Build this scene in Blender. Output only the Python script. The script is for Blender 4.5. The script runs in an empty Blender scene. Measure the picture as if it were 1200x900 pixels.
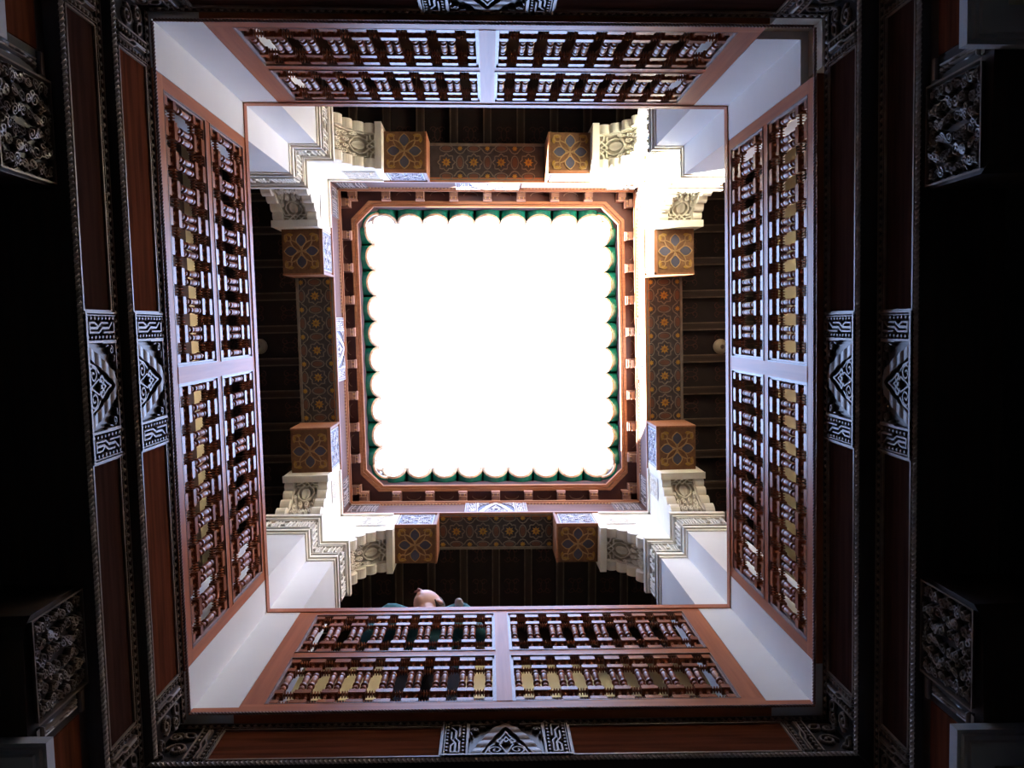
import bpy, math, random
import numpy as np
from mathutils import Matrix, Vector

random.seed(4); rng = np.random.RandomState(4)
PI = math.pi
C = bpy.context.scene.collection

# ------------------------------------------------------------------ camera
# solved from the photograph: the phone lies almost flat and looks straight up the courtyard.
# world: +X = right in the photo (east), +Y = bottom of the photo (south), +Z = up, camera at the origin
R = [[0.99949782, 0.01235994, -0.02917789],
     [-0.01440253, 0.99738187, -0.07086583],
     [0.0282256, 0.07125047, 0.99705902]]
cam = bpy.data.objects.new('camera', bpy.data.cameras.new('camera')); C.objects.link(cam)
cam.data.sensor_width = 36.0; cam.data.lens = 976.5 / 1200 * 36.0
cam.data.clip_start = 0.02; cam.data.clip_end = 100
cam.matrix_world = Matrix(((R[0][0], -R[1][0], -R[2][0], 0), (R[0][1], -R[1][1], -R[2][1], 0),
                           (R[0][2], -R[1][2], -R[2][2], 0), (0, 0, 0, 1)))
bpy.context.scene.camera = cam

# ------------------------------------------------------------------ light
SKY_COL = (0.43, 0.59, 1.0); SKY_STR = 6.5
SUN_STR = 75.0; EXPO = 0.95
w = bpy.data.worlds.new('sky'); bpy.context.scene.world = w; w.use_nodes = True
bg = w.node_tree.nodes['Background']; bg.inputs[0].default_value = (*SKY_COL, 1); bg.inputs[1].default_value = SKY_STR
sd = bpy.data.lights.new('sun', 'SUN'); sd.energy = SUN_STR; sd.angle = math.radians(0.6); sd.color = (1.0, 0.95, 0.84)
sun = bpy.data.objects.new('sun', sd); C.objects.link(sun); sun.location = (-4, 2, 12)
sun.rotation_euler = Vector((0.96, -0.58, -1.0)).to_track_quat('-Z', 'Y').to_euler()
vs = bpy.context.scene.view_settings
vs.view_transform = 'Standard'; vs.look = 'None'; vs.exposure = EXPO; vs.gamma = 1.0; vs.use_curve_mapping = False
bpy.context.scene.cycles.max_bounces = 8
bpy.context.scene.cycles.diffuse_bounces = 5

# ------------------------------------------------------------------ the court (slightly out of square)
X0, X1, Y0, Y1 = -1.116, 1.169, -1.038, 1.403
SK = 0.01205
XC, YC = (X0 + X1) / 2, (Y0 + Y1) / 2
LX, LY = (X1 - X0) / 2, (Y1 - Y0) / 2
def MM(x, y, z=0): return Vector((x + SK * y, y + SK * x, z))
SIDE = {'south': (MM(XC, Y1), SK, LX), 'north': (MM(XC, Y0), PI + SK, LX),
        'east': (MM(X1, YC), -PI / 2 - SK, LY), 'west': (MM(X0, YC), PI / 2 - SK, LY)}
def SP(side, t, n, z):
    o, a, _ = SIDE[side]
    return Vector((o.x + t * math.cos(a) - n * math.sin(a), o.y + t * math.sin(a) + n * math.cos(a), z))

# ------------------------------------------------------------------ materials
def mat(name, col, rough=0.5, col2=None, scale=8.0, stretch=(1, 1, 1), hcol=None, bump=0.0, coat=0.0, spec=0.5, metal=0.0):
    m = bpy.data.materials.new(name); m.use_nodes = True; nt = m.node_tree; N = nt.nodes; L = nt.links
    b = N['Principled BSDF']; b.inputs['Roughness'].default_value = rough
    b.inputs['Coat Weight'].default_value = coat; b.inputs['Coat Roughness'].default_value = 0.18
    b.inputs['Specular IOR Level'].default_value = spec; b.inputs['Metallic'].default_value = metal
    tc = N.new('ShaderNodeTexCoord'); mp = N.new('ShaderNodeMapping'); mp.inputs['Scale'].default_value = stretch
    L.new(tc.outputs['Object'], mp.inputs[0])
    nz = N.new('ShaderNodeTexNoise'); nz.inputs['Scale'].default_value = scale; nz.inputs['Detail'].default_value = 5
    L.new(mp.outputs[0], nz.inputs['Vector'])
    rp = N.new('ShaderNodeValToRGB'); rp.color_ramp.elements[0].position = 0.32; rp.color_ramp.elements[1].position = 0.68
    c2 = col2 or tuple(c * 0.72 for c in col)
    rp.color_ramp.elements[0].color = (*c2, 1); rp.color_ramp.elements[1].color = (*col, 1)
    L.new(nz.outputs['Fac'], rp.inputs[0])
    src = rp.outputs[0]
    if hcol:                                   # two-tone carving: ground and raised colour; on wood and stucco the ground paints in recess shade
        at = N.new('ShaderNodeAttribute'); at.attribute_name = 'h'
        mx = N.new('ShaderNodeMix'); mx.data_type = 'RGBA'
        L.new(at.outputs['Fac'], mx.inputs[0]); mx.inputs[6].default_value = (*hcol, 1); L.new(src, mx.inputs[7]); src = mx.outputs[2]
    L.new(src, b.inputs['Base Color'])
    if bump:
        bp = N.new('ShaderNodeBump'); bp.inputs['Strength'].default_value = bump; bp.inputs['Distance'].default_value = 0.003
        n2 = N.new('ShaderNodeTexNoise'); n2.inputs['Scale'].default_value = scale * 3; n2.inputs['Detail'].default_value = 4
        L.new(mp.outputs[0], n2.inputs['Vector']); L.new(n2.outputs['Fac'], bp.inputs['Height']); L.new(bp.outputs[0], b.inputs['Normal'])
    return m
GR = (0.35, 6, 6)
M_ = {
 'wood': mat('varnished_red_wood', (0.50, 0.165, 0.062), 0.42, (0.36, 0.105, 0.04), 5, GR, bump=0.15, coat=0.0, spec=0.13),
 'woodv': mat('varnished_red_wood_upright', (0.50, 0.165, 0.062), 0.42, (0.36, 0.105, 0.04), 5, (6, 6, 0.35), bump=0.15, coat=0.0, spec=0.13),
 'turned': mat('turned_red_wood', (0.38, 0.125, 0.052), 0.30, (0.26, 0.08, 0.034), 9, (4, 4, 1), coat=0.0, spec=0.13),
 'inlay': mat('pale_bead_edge', (0.30, 0.17, 0.13), 0.35, (0.20, 0.10, 0.07), 30, spec=0.25),
 'carved': mat('carved_dark_wood', (0.25, 0.18, 0.13), 0.36, (0.15, 0.105, 0.075), 14, hcol=(0.022, 0.015, 0.012), spec=0.20),  # near-black ground colour puts shade into the carved recesses
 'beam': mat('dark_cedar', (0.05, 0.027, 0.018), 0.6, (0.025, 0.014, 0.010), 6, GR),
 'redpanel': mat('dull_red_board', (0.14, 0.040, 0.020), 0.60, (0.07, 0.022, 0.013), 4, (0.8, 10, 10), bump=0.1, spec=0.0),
 'darkpanel': mat('darker_red_board', (0.055, 0.024, 0.018), 0.60, (0.032, 0.015, 0.012), 4, (0.8, 10, 10), bump=0.1, spec=0.0),  # darker tone for the north, east and lower frieze panels
 'rope': mat('worn_pale_rope_moulding', (0.56, 0.47, 0.38), 0.45, (0.34, 0.27, 0.21), 40),
 'plaster': mat('smooth_white_plaster', (0.80, 0.79, 0.76), 0.75, (0.74, 0.73, 0.70), 2.0, bump=0.05),
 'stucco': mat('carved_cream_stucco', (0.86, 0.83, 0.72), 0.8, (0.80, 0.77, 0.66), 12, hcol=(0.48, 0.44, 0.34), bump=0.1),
 'beige': mat('beige_plinth', (0.52, 0.47, 0.36), 0.8),
 'strip': mat('pinkish_brown_board', (0.17, 0.09, 0.068), 0.5, (0.12, 0.058, 0.044), 5, GR, spec=0.05),
 'tanedge': mat('tan_brown_moulding', (0.44, 0.20, 0.10), 0.4, (0.32, 0.13, 0.065), 12, GR, spec=0.2),
 'bluecarve': mat('blue_and_white_painted_carving', (0.72, 0.72, 0.76), 0.5, (0.50, 0.52, 0.62), 20, hcol=(0.06, 0.07, 0.14)),
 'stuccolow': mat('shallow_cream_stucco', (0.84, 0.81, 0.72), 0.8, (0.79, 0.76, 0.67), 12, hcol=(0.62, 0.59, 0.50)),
 'tancarve': mat('worn_tan_carving', (0.42, 0.34, 0.28), 0.5, (0.28, 0.20, 0.16), 20, hcol=(0.08, 0.05, 0.04)),
 'slate': mat('painted_slate_ground', (0.06, 0.055, 0.064), 0.6, (0.04, 0.032, 0.036), 18),
 'lattice': mat('painted_tan_lattice', (0.20, 0.18, 0.15), 0.55, (0.14, 0.12, 0.10), 25),
 'oval': mat('painted_brown_oval', (0.16, 0.075, 0.05), 0.6),
 'gold': mat('painted_gold_flower', (0.48, 0.27, 0.03), 0.5, (0.32, 0.16, 0.02), 60),
 'orange': mat('painted_orange_ground', (0.24, 0.11, 0.04), 0.55, (0.15, 0.065, 0.025), 30),
 'bluepetal': mat('painted_grey_blue_petal', (0.09, 0.09, 0.14), 0.55),
 'line': mat('painted_ochre_outline', (0.52, 0.30, 0.12), 0.55),
 'joist': mat('joist_wood', (0.085, 0.052, 0.035), 0.6, (0.05, 0.03, 0.022), 8, (6, 0.4, 6)),
 'bead': mat('joist_bead', (0.24, 0.175, 0.115), 0.55, (0.16, 0.11, 0.075), 20),
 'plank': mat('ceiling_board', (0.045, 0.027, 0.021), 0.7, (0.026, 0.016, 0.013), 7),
 'plankpaint': mat('faded_red_paint', (0.15, 0.05, 0.035), 0.7, (0.09, 0.04, 0.03), 25),
 'eavered': mat('dark_oxblood_board', (0.13, 0.038, 0.027), 0.55, (0.08, 0.025, 0.02), 9),
 'corbelend': mat('modillion_wood', (0.27, 0.14, 0.095), 0.5, (0.18, 0.09, 0.06), 14),
 'paletip': mat('pale_painted_tip', (0.58, 0.34, 0.27), 0.5),
 'arc': mat('faint_ochre_arc', (0.30, 0.17, 0.12), 0.6),
 'glaze': mat('green_glaze', (0.015, 0.27, 0.17), 0.22, (0.008, 0.15, 0.13), 14, coat=0.6),
 'tilerim': mat('chipped_cream_tile_edge', (0.72, 0.56, 0.38), 0.8, (0.50, 0.34, 0.22), 30),
 'mortar': mat('roof_mortar', (0.10, 0.07, 0.085), 0.9),
 'creamwall': mat('cream_gallery_wall', (0.74, 0.66, 0.42), 0.85, (0.68, 0.60, 0.38), 2),
 'floor': mat('gallery_floor_tile', (0.40, 0.33, 0.24), 0.6, (0.30, 0.25, 0.18), 5),
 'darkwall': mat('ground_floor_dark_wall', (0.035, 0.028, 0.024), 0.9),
 'ground': mat('court_floor', (0.10, 0.085, 0.07), 0.7, (0.07, 0.06, 0.05), 5),
 'abacus': mat('painted_grey_white_plaster', (0.50, 0.50, 0.52), 0.7, (0.44, 0.44, 0.46), 6),
 'shaft': mat('cream_shaft_plaster', (0.58, 0.55, 0.42), 0.75),
 'doorwood': mat('dark_door_wood', (0.07, 0.035, 0.02), 0.6, (0.045, 0.022, 0.013), 5, (6, 6, 0.4)),
 'skin': mat('skin', (0.62, 0.33, 0.24), 0.5, (0.55, 0.27, 0.20), 14),
 'lip': mat('lips', (0.50, 0.18, 0.15), 0.45),
 'hair': mat('short_grey_brown_hair', (0.075, 0.055, 0.045), 0.8, (0.03, 0.022, 0.018), 60),
 'teal': mat('teal_jacket_cloth', (0.02, 0.17, 0.20), 0.85, (0.012, 0.11, 0.14), 20),
 'navy': mat('dark_trouser_cloth', (0.03, 0.035, 0.05), 0.9),
 'white': mat('white_cloth', (0.75, 0.78, 0.82), 0.8),
 'eye': mat('eye_white', (0.8, 0.78, 0.75), 0.2), 'iris': mat('iris', (0.03, 0.02, 0.015), 0.2),
 'lampglass': mat('cream_lamp_glass', (0.72, 0.68, 0.50), 0.35),
}

# ------------------------------------------------------------------ mesh helpers
class MB:
    def __init__(s): s.v = []; s.f = []; s.h = None
    def add(s, vs_, fs):
        o = len(s.v); s.v += [tuple(p) for p in vs_]; s.f += [tuple(i + o for i in f) for f in fs]; return s
    def box(s, x0, x1, y0, y1, z0, z1):
        return s.add([(x0,y0,z0),(x1,y0,z0),(x1,y1,z0),(x0,y1,z0),(x0,y0,z1),(x1,y0,z1),(x1,y1,z1),(x0,y1,z1)],
                     [(0,3,2,1),(4,5,6,7),(0,1,5,4),(1,2,6,5),(2,3,7,6),(3,0,4,7)])
    def prism(s, poly, a0, a1, ax=1):
        """poly of 2D points extruded along axis ax (0,1,2) from a0 to a1"""
        n = len(poly)
        def P(p, a):
            if ax == 1: return (p[0], a, p[1])
            if ax == 0: return (a, p[0], p[1])
            return (p[0], p[1], a)
        return s.add([P(p, a0) for p in poly] + [P(p, a1) for p in poly],
                     [tuple(range(n)), tuple(range(2*n-1, n-1, -1))] + [(i, (i+1) % n, n + (i+1) % n, n + i) for i in range(n)])
    def lathe(s, prof, cx=0, cy=0, cz=0, seg=10, ax=2):
        """prof: (radius, height) list; closed with caps"""
        vs_ = []
        for r, h in prof:
            for k in range(seg):
                a = 2*PI*k/seg; u, v_ = r*math.cos(a), r*math.sin(a)
                vs_.append((cx+u, cy+v_, cz+h) if ax == 2 else (cx+h, cy+u, cz+v_))
        n = len(prof); fs = []
        for i in range(n-1):
            for k in range(seg):
                a, b = i*seg+k, i*seg+(k+1) % seg
                fs.append((a, b, b+seg, a+seg))
        fs.append(tuple(range(seg-1, -1, -1))); fs.append(tuple((n-1)*seg+k for k in range(seg)))
        return s.add(vs_, fs)
    def ribbon(s, pts, wd, z0, z1, closed=False):
        """flat strip of width wd following 2D pts, thickness z0..z1 (in x,y plane)"""
        n = len(pts); L_, R_ = [], []
        for i in range(n):
            a = pts[(i-1) % n] if (closed or i) else pts[i]; b = pts[(i+1) % n] if (closed or i < n-1) else pts[i]
            dx, dy = b[0]-a[0], b[1]-a[1]; d = math.hypot(dx, dy) or 1; nx, ny = -dy/d*wd/2, dx/d*wd/2
            L_.append((pts[i][0]+nx, pts[i][1]+ny)); R_.append((pts[i][0]-nx, pts[i][1]-ny))
        vs_ = [(p[0],p[1],z0) for p in L_]+[(p[0],p[1],z0) for p in R_]+[(p[0],p[1],z1) for p in L_]+[(p[0],p[1],z1) for p in R_]
        fs = []
        for i in range(n if closed else n-1):
            j = (i+1) % n
            fs += [(i,j,n+j,n+i),(2*n+i,3*n+i,3*n+j,2*n+j),(i,2*n+i,2*n+j,j),(n+i,n+j,3*n+j,3*n+i)]
        return s.add(vs_, fs)
    def shift(s, dx, dy, dz): s.v = [(a+dx,b+dy,c+dz) for a,b,c in s.v]; return s
    def mesh(s, name, m, off=(0,0,0), smooth=False):
        me = bpy.data.meshes.new(name)
        me.from_pydata([(a-off[0], b-off[1], c-off[2]) for a,b,c in s.v], [], s.f)
        if s.h is not None:
            at = me.attributes.new('h', 'FLOAT', 'POINT'); at.data.foreach_set('value', np.asarray(s.h, dtype=np.float32))
        else:
            at = me.attributes.new('h', 'FLOAT', 'POINT'); at.data.foreach_set('value', np.ones(len(s.v), dtype=np.float32))
            import bmesh
            bm = bmesh.new(); bm.from_mesh(me); bmesh.ops.recalc_face_normals(bm, faces=bm.faces); bm.to_mesh(me); bm.free()
        me.materials.append(M_[m]); me.update()
        if smooth: me.polygons.foreach_set('use_smooth', [True]*len(me.polygons))
        return me

def link(name, data, parent=None, loc=(0,0,0)):
    o = bpy.data.objects.new(name, data); C.objects.link(o); o.parent = parent; o.location = loc
    return o
def tag(o, label, cat, group=None, kind=None):
    if label: o['label'] = label
    if cat: o['category'] = cat
    if group: o['group'] = group
    if kind: o['kind'] = kind
    return o
class Thing:
    """an Empty at the base of a thing that stands on one side of the court; parts given in side coordinates (t along, n outward, z up)"""
    def __init__(s, name, side, t, n, z, label=None, cat=None, group=None, kind=None):
        s.off = (t, n, z); s.root = link(name, None, None, SP(side, t, n, z)); s.root.rotation_euler = (0,0,SIDE[side][1])
        s.root.empty_display_size = 0.1
        tag(s.root, label, cat, group, kind)
    def part(s, name, mb, m, parent=None, smooth=False, label=None):
        o = link(name, mb.mesh(name, m, s.off, smooth), parent or s.root)
        if label: o['label'] = label
        return o
    def inst(s, name, me, t, n, z, parent=None, mirror=False):
        o = link(name, me, parent or s.root, (t-s.off[0], n-s.off[1], z-s.off[2]))
        if mirror: o.scale = (-1, 1, 1)
        return o

# ------------------------------------------------------------------ relief carving: real height fields
def seg_dist(X, Y, pts):
    D = np.full(X.shape, 9.0)
    for (ax_, ay), (bx, by) in zip(pts[:-1], pts[1:]):
        dx, dy = bx-ax_, by-ay; l2 = dx*dx+dy*dy+1e-12
        t = np.clip(((X-ax_)*dx+(Y-ay)*dy)/l2, 0, 1)
        D = np.minimum(D, np.hypot(X-ax_-t*dx, Y-ay-t*dy))
    return D
def raised(X, Y, polys, r, soft=0.45):
    H = np.zeros(X.shape)
    for p in polys: H = np.maximum(H, np.clip((r-seg_dist(X, Y, p))/(soft*r), 0, 1))
    return H
def spiral(cx, cy, r0, r1, a0, turns, n=26):
    return [(cx+(r0+(r1-r0)*i/n)*math.cos(a0+turns*2*PI*i/n), cy+(r0+(r1-r0)*i/n)*math.sin(a0+turns*2*PI*i/n)) for i in range(n+1)]
def leaf(cx, cy, l, wd, a, n=10):
    pts = []
    for k in range(2*n+1):
        u = k/n if k <= n else 2-k/n; sgn = 1 if k <= n else -1
        x, y = u*l, sgn*wd*math.sin(PI*min(1, u))**0.8
        pts.append((cx+x*math.cos(a)-y*math.sin(a), cy+x*math.sin(a)+y*math.cos(a)))
    return pts
def mir(polys, c=0.0): return polys + [[(2*c-x, y) for x, y in p] for p in polys]
def grid(fn, u0, u1, v0, v1, nu, nv, place, depth):
    """height field H=fn(U,V) 0..1; place(u,v,h)->xyz"""
    U, V = np.meshgrid(np.linspace(u0, u1, nu), np.linspace(v0, v1, nv))
    H = np.clip(fn(U, V), 0, 1); mb = MB()
    uu, vv, hh = U.ravel(), V.ravel(), H.ravel()
    mb.v = [tuple(place(uu[i], vv[i], hh[i]*depth)) for i in range(len(uu))]
    mb.f = [(j*nu+i, j*nu+i+1, (j+1)*nu+i+1, (j+1)*nu+i) for j in range(nv-1) for i in range(nu-1)]
    mb.h = hh
    return mb
def lozenges(A, B, p, hw):
    return np.clip(2.6*(1-np.abs(((A/p) % 1)-0.5)*2*1.05-np.abs(B)/hw*0.75), 0, 1)
def line(D, wd): return (np.abs(D) < wd).astype(float)

def F_medallion(hh, wspan=0.215):
    S = wspan/0.215
    def fn(X, Y):
        X = X/S; ax_ = np.abs(X); yn = Y/hh
        H = np.zeros(X.shape)
        for e in (0.132, 0.168, 0.1715, 0.205): H = np.maximum(H, line(ax_-e, 0.0028) if e not in (0.168,0.1715) else 0)
        H = np.maximum(H, line(ax_-0.213, 0.004)); H = np.maximum(H, line(Y-0.004, 0.006)); 
        for c_ in (0.1425, 0.1965):
            H = np.maximum(H, lozenges(Y+0.004, ax_-c_, 0.0235, 0.0085)*(np.abs(ax_-c_) < 0.0085))
        # stepped key between the ladders
        key = [[(0.156, 0.02), (0.156, hh*0.42), (0.168, hh*0.52), (0.168, hh*0.75), (0.183, hh*0.86)],
               [(0.168, 0.02), (0.168, hh*0.36), (0.183, hh*0.50), (0.183, hh*0.72)],
               [(0.156, 0.02), (0.183, 0.02), (0.183, hh*0.28), (0.176, hh*0.36)],
               [(0.156, hh*0.58), (0.156, hh*0.93), (0.183, hh*0.93)]]
        H = np.maximum(H, raised(ax_, Y, key, 0.0055, 0.3))
        # centre: scalloped pointed arch with palmette
        inside = ax_ < 0.128
        edge = 0.118*(1-np.clip(yn, 0, 1))**0.62
        band = 0.034
        d = edge-ax_
        lob = 0.72+0.28*np.abs(np.sin(yn*PI*4.2))
        inner = 0.085*np.clip(1-yn/0.86, 0, 1)**0.75
        arch = np.where((ax_ < edge+0.004) & (ax_ > inner), lob, 0)
        H = np.maximum(H, np.where(inside, arch, 0))
        pal = mir([spiral(0.035, hh*0.16, 0.026, 0.005, -PI/2, 1.4), spiral(0.020, hh*0.42, 0.017, 0.004, PI*1.1, -1.2),
                   [(0.0, hh*0.05), (0.012, hh*0.2), (0.022, hh*0.32), (0, hh*0.56)], [(0.014, hh*0.36), (0.03, hh*0.42), (0.008, hh*0.62), (0, hh*0.74)],
                   [(0.07, hh*0.06), (0.058, hh*0.24), (0.04, hh*0.34)]])
        H = np.maximum(H, np.where(ax_ < inner, raised(X, Y, pal, 0.0060)*0.85, 0))
        sp = mir([[(0.125, hh*0.99), (0.125, hh*0.52)], [(0.125, hh*0.97), (0.05, hh*0.97)], spiral(0.104, hh*0.80, 0.013, 0.003, 0, 1.2),
                  [(0.115, hh*0.62), (0.118, hh*0.70)], [(0.07, hh*0.88), (0.088, hh*0.9)]])
        H = np.maximum(H, np.where(inside & (ax_ > edge+0.004), raised(X, Y, sp, 0.0045), 0))
        H = np.maximum(H, line(ax_-0.1285, 0.003))
        return H
    return fn
def scrollwork(w_, h_, seed, q0):
    """vegetal scrolls on a jittered grid over one half of the panel (x from 0 to w_/2); the other half is its mirror image"""
    rr = np.random.RandomState(seed); P = []
    nx = max(1, int(w_/2/(2.1*q0))); ny = max(2, int(h_/(2.1*q0)))
    for i in range(nx):
        for j in range(ny):
            cx = (i+0.5)*w_/2/nx+(rr.rand()-0.5)*q0*0.5; cy = (j+0.5)*h_/ny+(rr.rand()-0.5)*q0*0.5; q = q0*(0.85+0.35*rr.rand()); a = rr.rand()*6.3
            P.append(spiral(cx, cy, q, q*0.18, a, (1.3+0.6*rr.rand())*(1 if rr.rand() > .5 else -1), 20))
            P.append(leaf(cx+q*math.cos(a), cy+q*math.sin(a), q*1.2, q*0.35, a+1.2, 6))
    return P
def F_scroll(w_, h_, q0=0.020, seed=3, r=0.0048, frame=0.012):
    P = mir(scrollwork(w_-2*frame, h_, seed, q0))
    def fn(X, Y):
        H = raised(X, Y, P, r)*(0.72+0.28*np.sin(X*60+1)*np.sin(Y*47))
        if frame:
            m = np.minimum(w_/2-np.abs(X), np.minimum(Y, h_-Y))
            H = np.where(m < frame, 0.1, H); H = np.maximum(H, (m < frame*0.55)*0.8)
        return H
    return fn
def F_arabesque(X, Y):
    """corbel soffit, X -0.5..0.5, Y 0 (root)..1 (tip): ringed palmette, crossed strands at the tip, paired scrolls at the root"""
    P = mir([spiral(0.20, 0.10, 0.10, 0.02, PI/2, -1.3), spiral(0.33, 0.27, 0.09, 0.02, -PI/2, 1.4), spiral(0.13, 0.30, 0.08, 0.02, 0.5, 1.3),
             [(0.02, 0.40), (0.10, 0.42), (0.26, 0.50), (0.33, 0.62), (0.26, 0.75), (0.10, 0.84), (0.0, 0.95)],
             [(0.02, 0.80), (0.16, 0.88), (0.30, 0.98)], [(0.46, 0.86), (0.30, 0.88), (0.14, 0.99)], [(0.46, 0.66), (0.40, 0.80), (0.24, 0.80)],
             spiral(0.41, 0.52, 0.055, 0.015, PI, 1.2), leaf(0.36, 0.40, 0.12, 0.03, 1.2), leaf(0.02, 0.03, 0.14, 0.03, 1.2), leaf(0.38, 0.06, 0.12, 0.03, 2.2)])
    H = raised(X, Y, P, 0.028)
    body = (np.abs(X) < 0.17*np.sqrt(np.clip(1-((Y-0.60)/0.15)**2, 0, 1)))*1.0
    H = np.maximum(H, body*(0.55+0.4*np.clip(np.abs(X)/0.16, 0, 1)))
    H = np.maximum(H, (np.abs(X) > 0.455)*1.0); H = np.maximum(H, (Y > 0.965)*1.0)
    return H
def F_script(w_, h_, seed):
    rr = np.random.RandomState(seed); P = []
    x = 0.008
    while x < w_-0.008:
        k = rr.randint(4); y0, y1 = h_*0.15, h_*0.85
        if k == 0: P.append([(x, y0), (x, y1)])
        elif k == 1: P.append([(x, y1), (x+0.012, h_*0.5), (x+0.004, y0), (x+0.018, y0)])
        elif k == 2: P.append(spiral(x+0.008, h_*0.45, 0.012, 0.003, rr.rand()*6, 1.1, 12))
        else: P.append([(x, y0), (x+0.012, y0), (x+0.014, h_*0.6), (x+0.006, y1)])
        x += 0.012+0.008*rr.rand()
    return lambda X, Y: np.maximum(raised(X, Y, P, 0.0042), (np.minimum(Y, h_-Y) < h_*0.06)*1.0)

def face_n(n0, sgn=-1):            # place on a vertical face looking into the court: h grows towards the court
    return lambda u, v, h: (u, n0+sgn*h, v)

# ------------------------------------------------------------------ 1. SETTING: ground floor, gallery floors, walls, ceilings
def struct(name, mb, m, side=None, parent=None, kind='structure', label=None, smooth=False):
    me = mb.mesh(name, m, (0,0,0), smooth); o = link(name, me, parent)
    if side: o.location = SIDE[side][0]; o.rotation_euler = (0,0,SIDE[side][1])
    if kind and not parent: o['kind'] = kind
    if label: o['label'] = label
    return o
struct('floor', MB().box(-3.6, 3.7, -3.5, 3.9, -1.6, -1.5), 'ground', label='dim courtyard floor below the camera')
GW = 1.02                           # depth of the deepest upper gallery
GD = {'west': 0.86, 'east': 0.90, 'south': 1.02, 'north': 1.0}
order = ['north', 'east', 'south', 'west']
# n (outward) of each face of the two stepped friezes
N1 = {'west': 0.014, 'east': 0.034, 'south': 0.040, 'north': 0.030}
N2 = {'west': 0.046, 'east': 0.090, 'south': 0.092, 'north': 0.076}
for sd_ in order:
    L = SIDE[sd_][2]; ns = sd_ in ('north', 'south')
    e = L+GW if ns else L            # north/south bays take the corners
    # gallery floor slab, with mitred ends to meet its neighbours
    struct('floor', MB().prism([(-L-0.0, 0.06), (L+0.0, 0.06), (L+GW+0.2, GW+0.26), (-L-GW-0.2, GW+0.26)], 2.80, 2.96, ax=2), 'floor', sd_,
           label='tiled floor slab of the %s gallery' % sd_)
    wall = struct('wall_'+sd_, MB().box(-L-1.2, L+1.2, GD[sd_], GD[sd_]+0.15, 2.96, 6.46), 'creamwall', sd_, label='cream plaster back wall of the %s gallery' % sd_)
    tr_n = GD[sd_]
    zt = {'west': 5.76, 'east': 5.97, 'south': 5.80, 'north': 5.70}[sd_]
    dado = MB(); k_ = -L-0.7
    zd = {'west': 5.56, 'east': 5.50, 'south': 5.22, 'north': 5.55}[sd_]
    dr = struct('wainscot_'+sd_, MB().box(-L-0.8, L+0.8, tr_n-0.02, tr_n-0.001, 2.965, zd), 'doorwood', sd_, label='tall dark wainscot in the %s gallery' % sd_)
    while k_ < L+0.6:
        link('panel', MB().box(k_+0.03, k_+0.27, tr_n-0.035, tr_n-0.02, 3.1, zd-0.1).mesh('panel', 'doorwood'), dr); k_ += 0.3
    if True:
        struct('trim_gallery_'+sd_, MB().box(-L-0.8, L+0.8, tr_n-0.03, tr_n-0.001, zt+0.03, 6.355).box(-L-0.8, L+0.8, tr_n-0.05, tr_n-0.001, zt, zt+0.03), 'doorwood', sd_, label='dark wood frieze at the top of the %s gallery wall' % sd_)
    struct('wall_ground_'+sd_, MB().box(-3.4, 3.4, 2.0, 2.1, -1.5, 2.8), 'darkwall', sd_, label='dark ground floor wall on the %s side' % sd_)
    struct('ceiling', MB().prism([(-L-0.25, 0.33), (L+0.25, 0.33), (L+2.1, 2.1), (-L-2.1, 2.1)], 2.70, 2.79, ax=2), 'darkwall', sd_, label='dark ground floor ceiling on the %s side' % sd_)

# the gallery ceilings: boards and joists, each a piece of its own
JO = {'west': (0.0875, 0.247), 'east': (-0.0875, 0.247), 'north': (0.0, 0.2505), 'south': (0.0, 0.2505)}
joist_me = (lambda mb: mb.mesh('joist', 'joist'))(MB().box(-0.027, 0.027, 0.0, GW-0.26, 0.0, 0.075).box(-0.014, 0.014, 0, GW-0.26, -0.008, 0.001))
bead_me = MB().box(-0.031, -0.021, 0, GW-0.262, -0.004, 0.010).box(0.021, 0.031, 0, GW-0.262, -0.004, 0.010).mesh('joist_bead', 'bead')
board_me = MB().box(-0.0965, 0.0965, 0, GW-0.26, 0, 0.02).mesh('ceiling_board', 'plank')
def vine():
    mb = MB()
    for cy in (0.13, 0.38, 0.60):
        for s in (-1, 1):
            for q in (0, 1):
                sp = spiral(s*0.030, cy+(q-0.5)*0.07, 0.026, 0.006, 0 if s > 0 else PI, s*(1.1 if q else -1.1), 14); mb.ribbon(sp, 0.006, -0.003, 0.002)
        mb.ribbon(leaf(0, cy-0.05, 0.10, 0.022, PI/2), 0.006, -0.003, 0.002, closed=False)
    return mb.mesh('painted_vine', 'plankpaint')
vine_me = vine()
for sd_ in order:
    L = SIDE[sd_][2]; off, p = JO[sd_]; z0 = 6.36
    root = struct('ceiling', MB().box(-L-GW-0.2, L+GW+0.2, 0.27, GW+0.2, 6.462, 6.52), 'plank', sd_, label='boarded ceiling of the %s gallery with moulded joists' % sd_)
    k = -int((L+0.1)/p)-1
    while True:
        t = off+k*p
        if t > L+0.15: break
        if t > -L-0.15:
            j = link('joist', joist_me, root, (t, 0.265, z0)); link('joist_bead', bead_me, j)
            if abs(t+p/2) < L+0.1:
                b_ = link('ceiling_board', board_me, root, (t+p/2, 0.265, z0+0.052+0.006*random.random())); 
                link('painted_vine', vine_me, b_)
        k += 1

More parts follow.
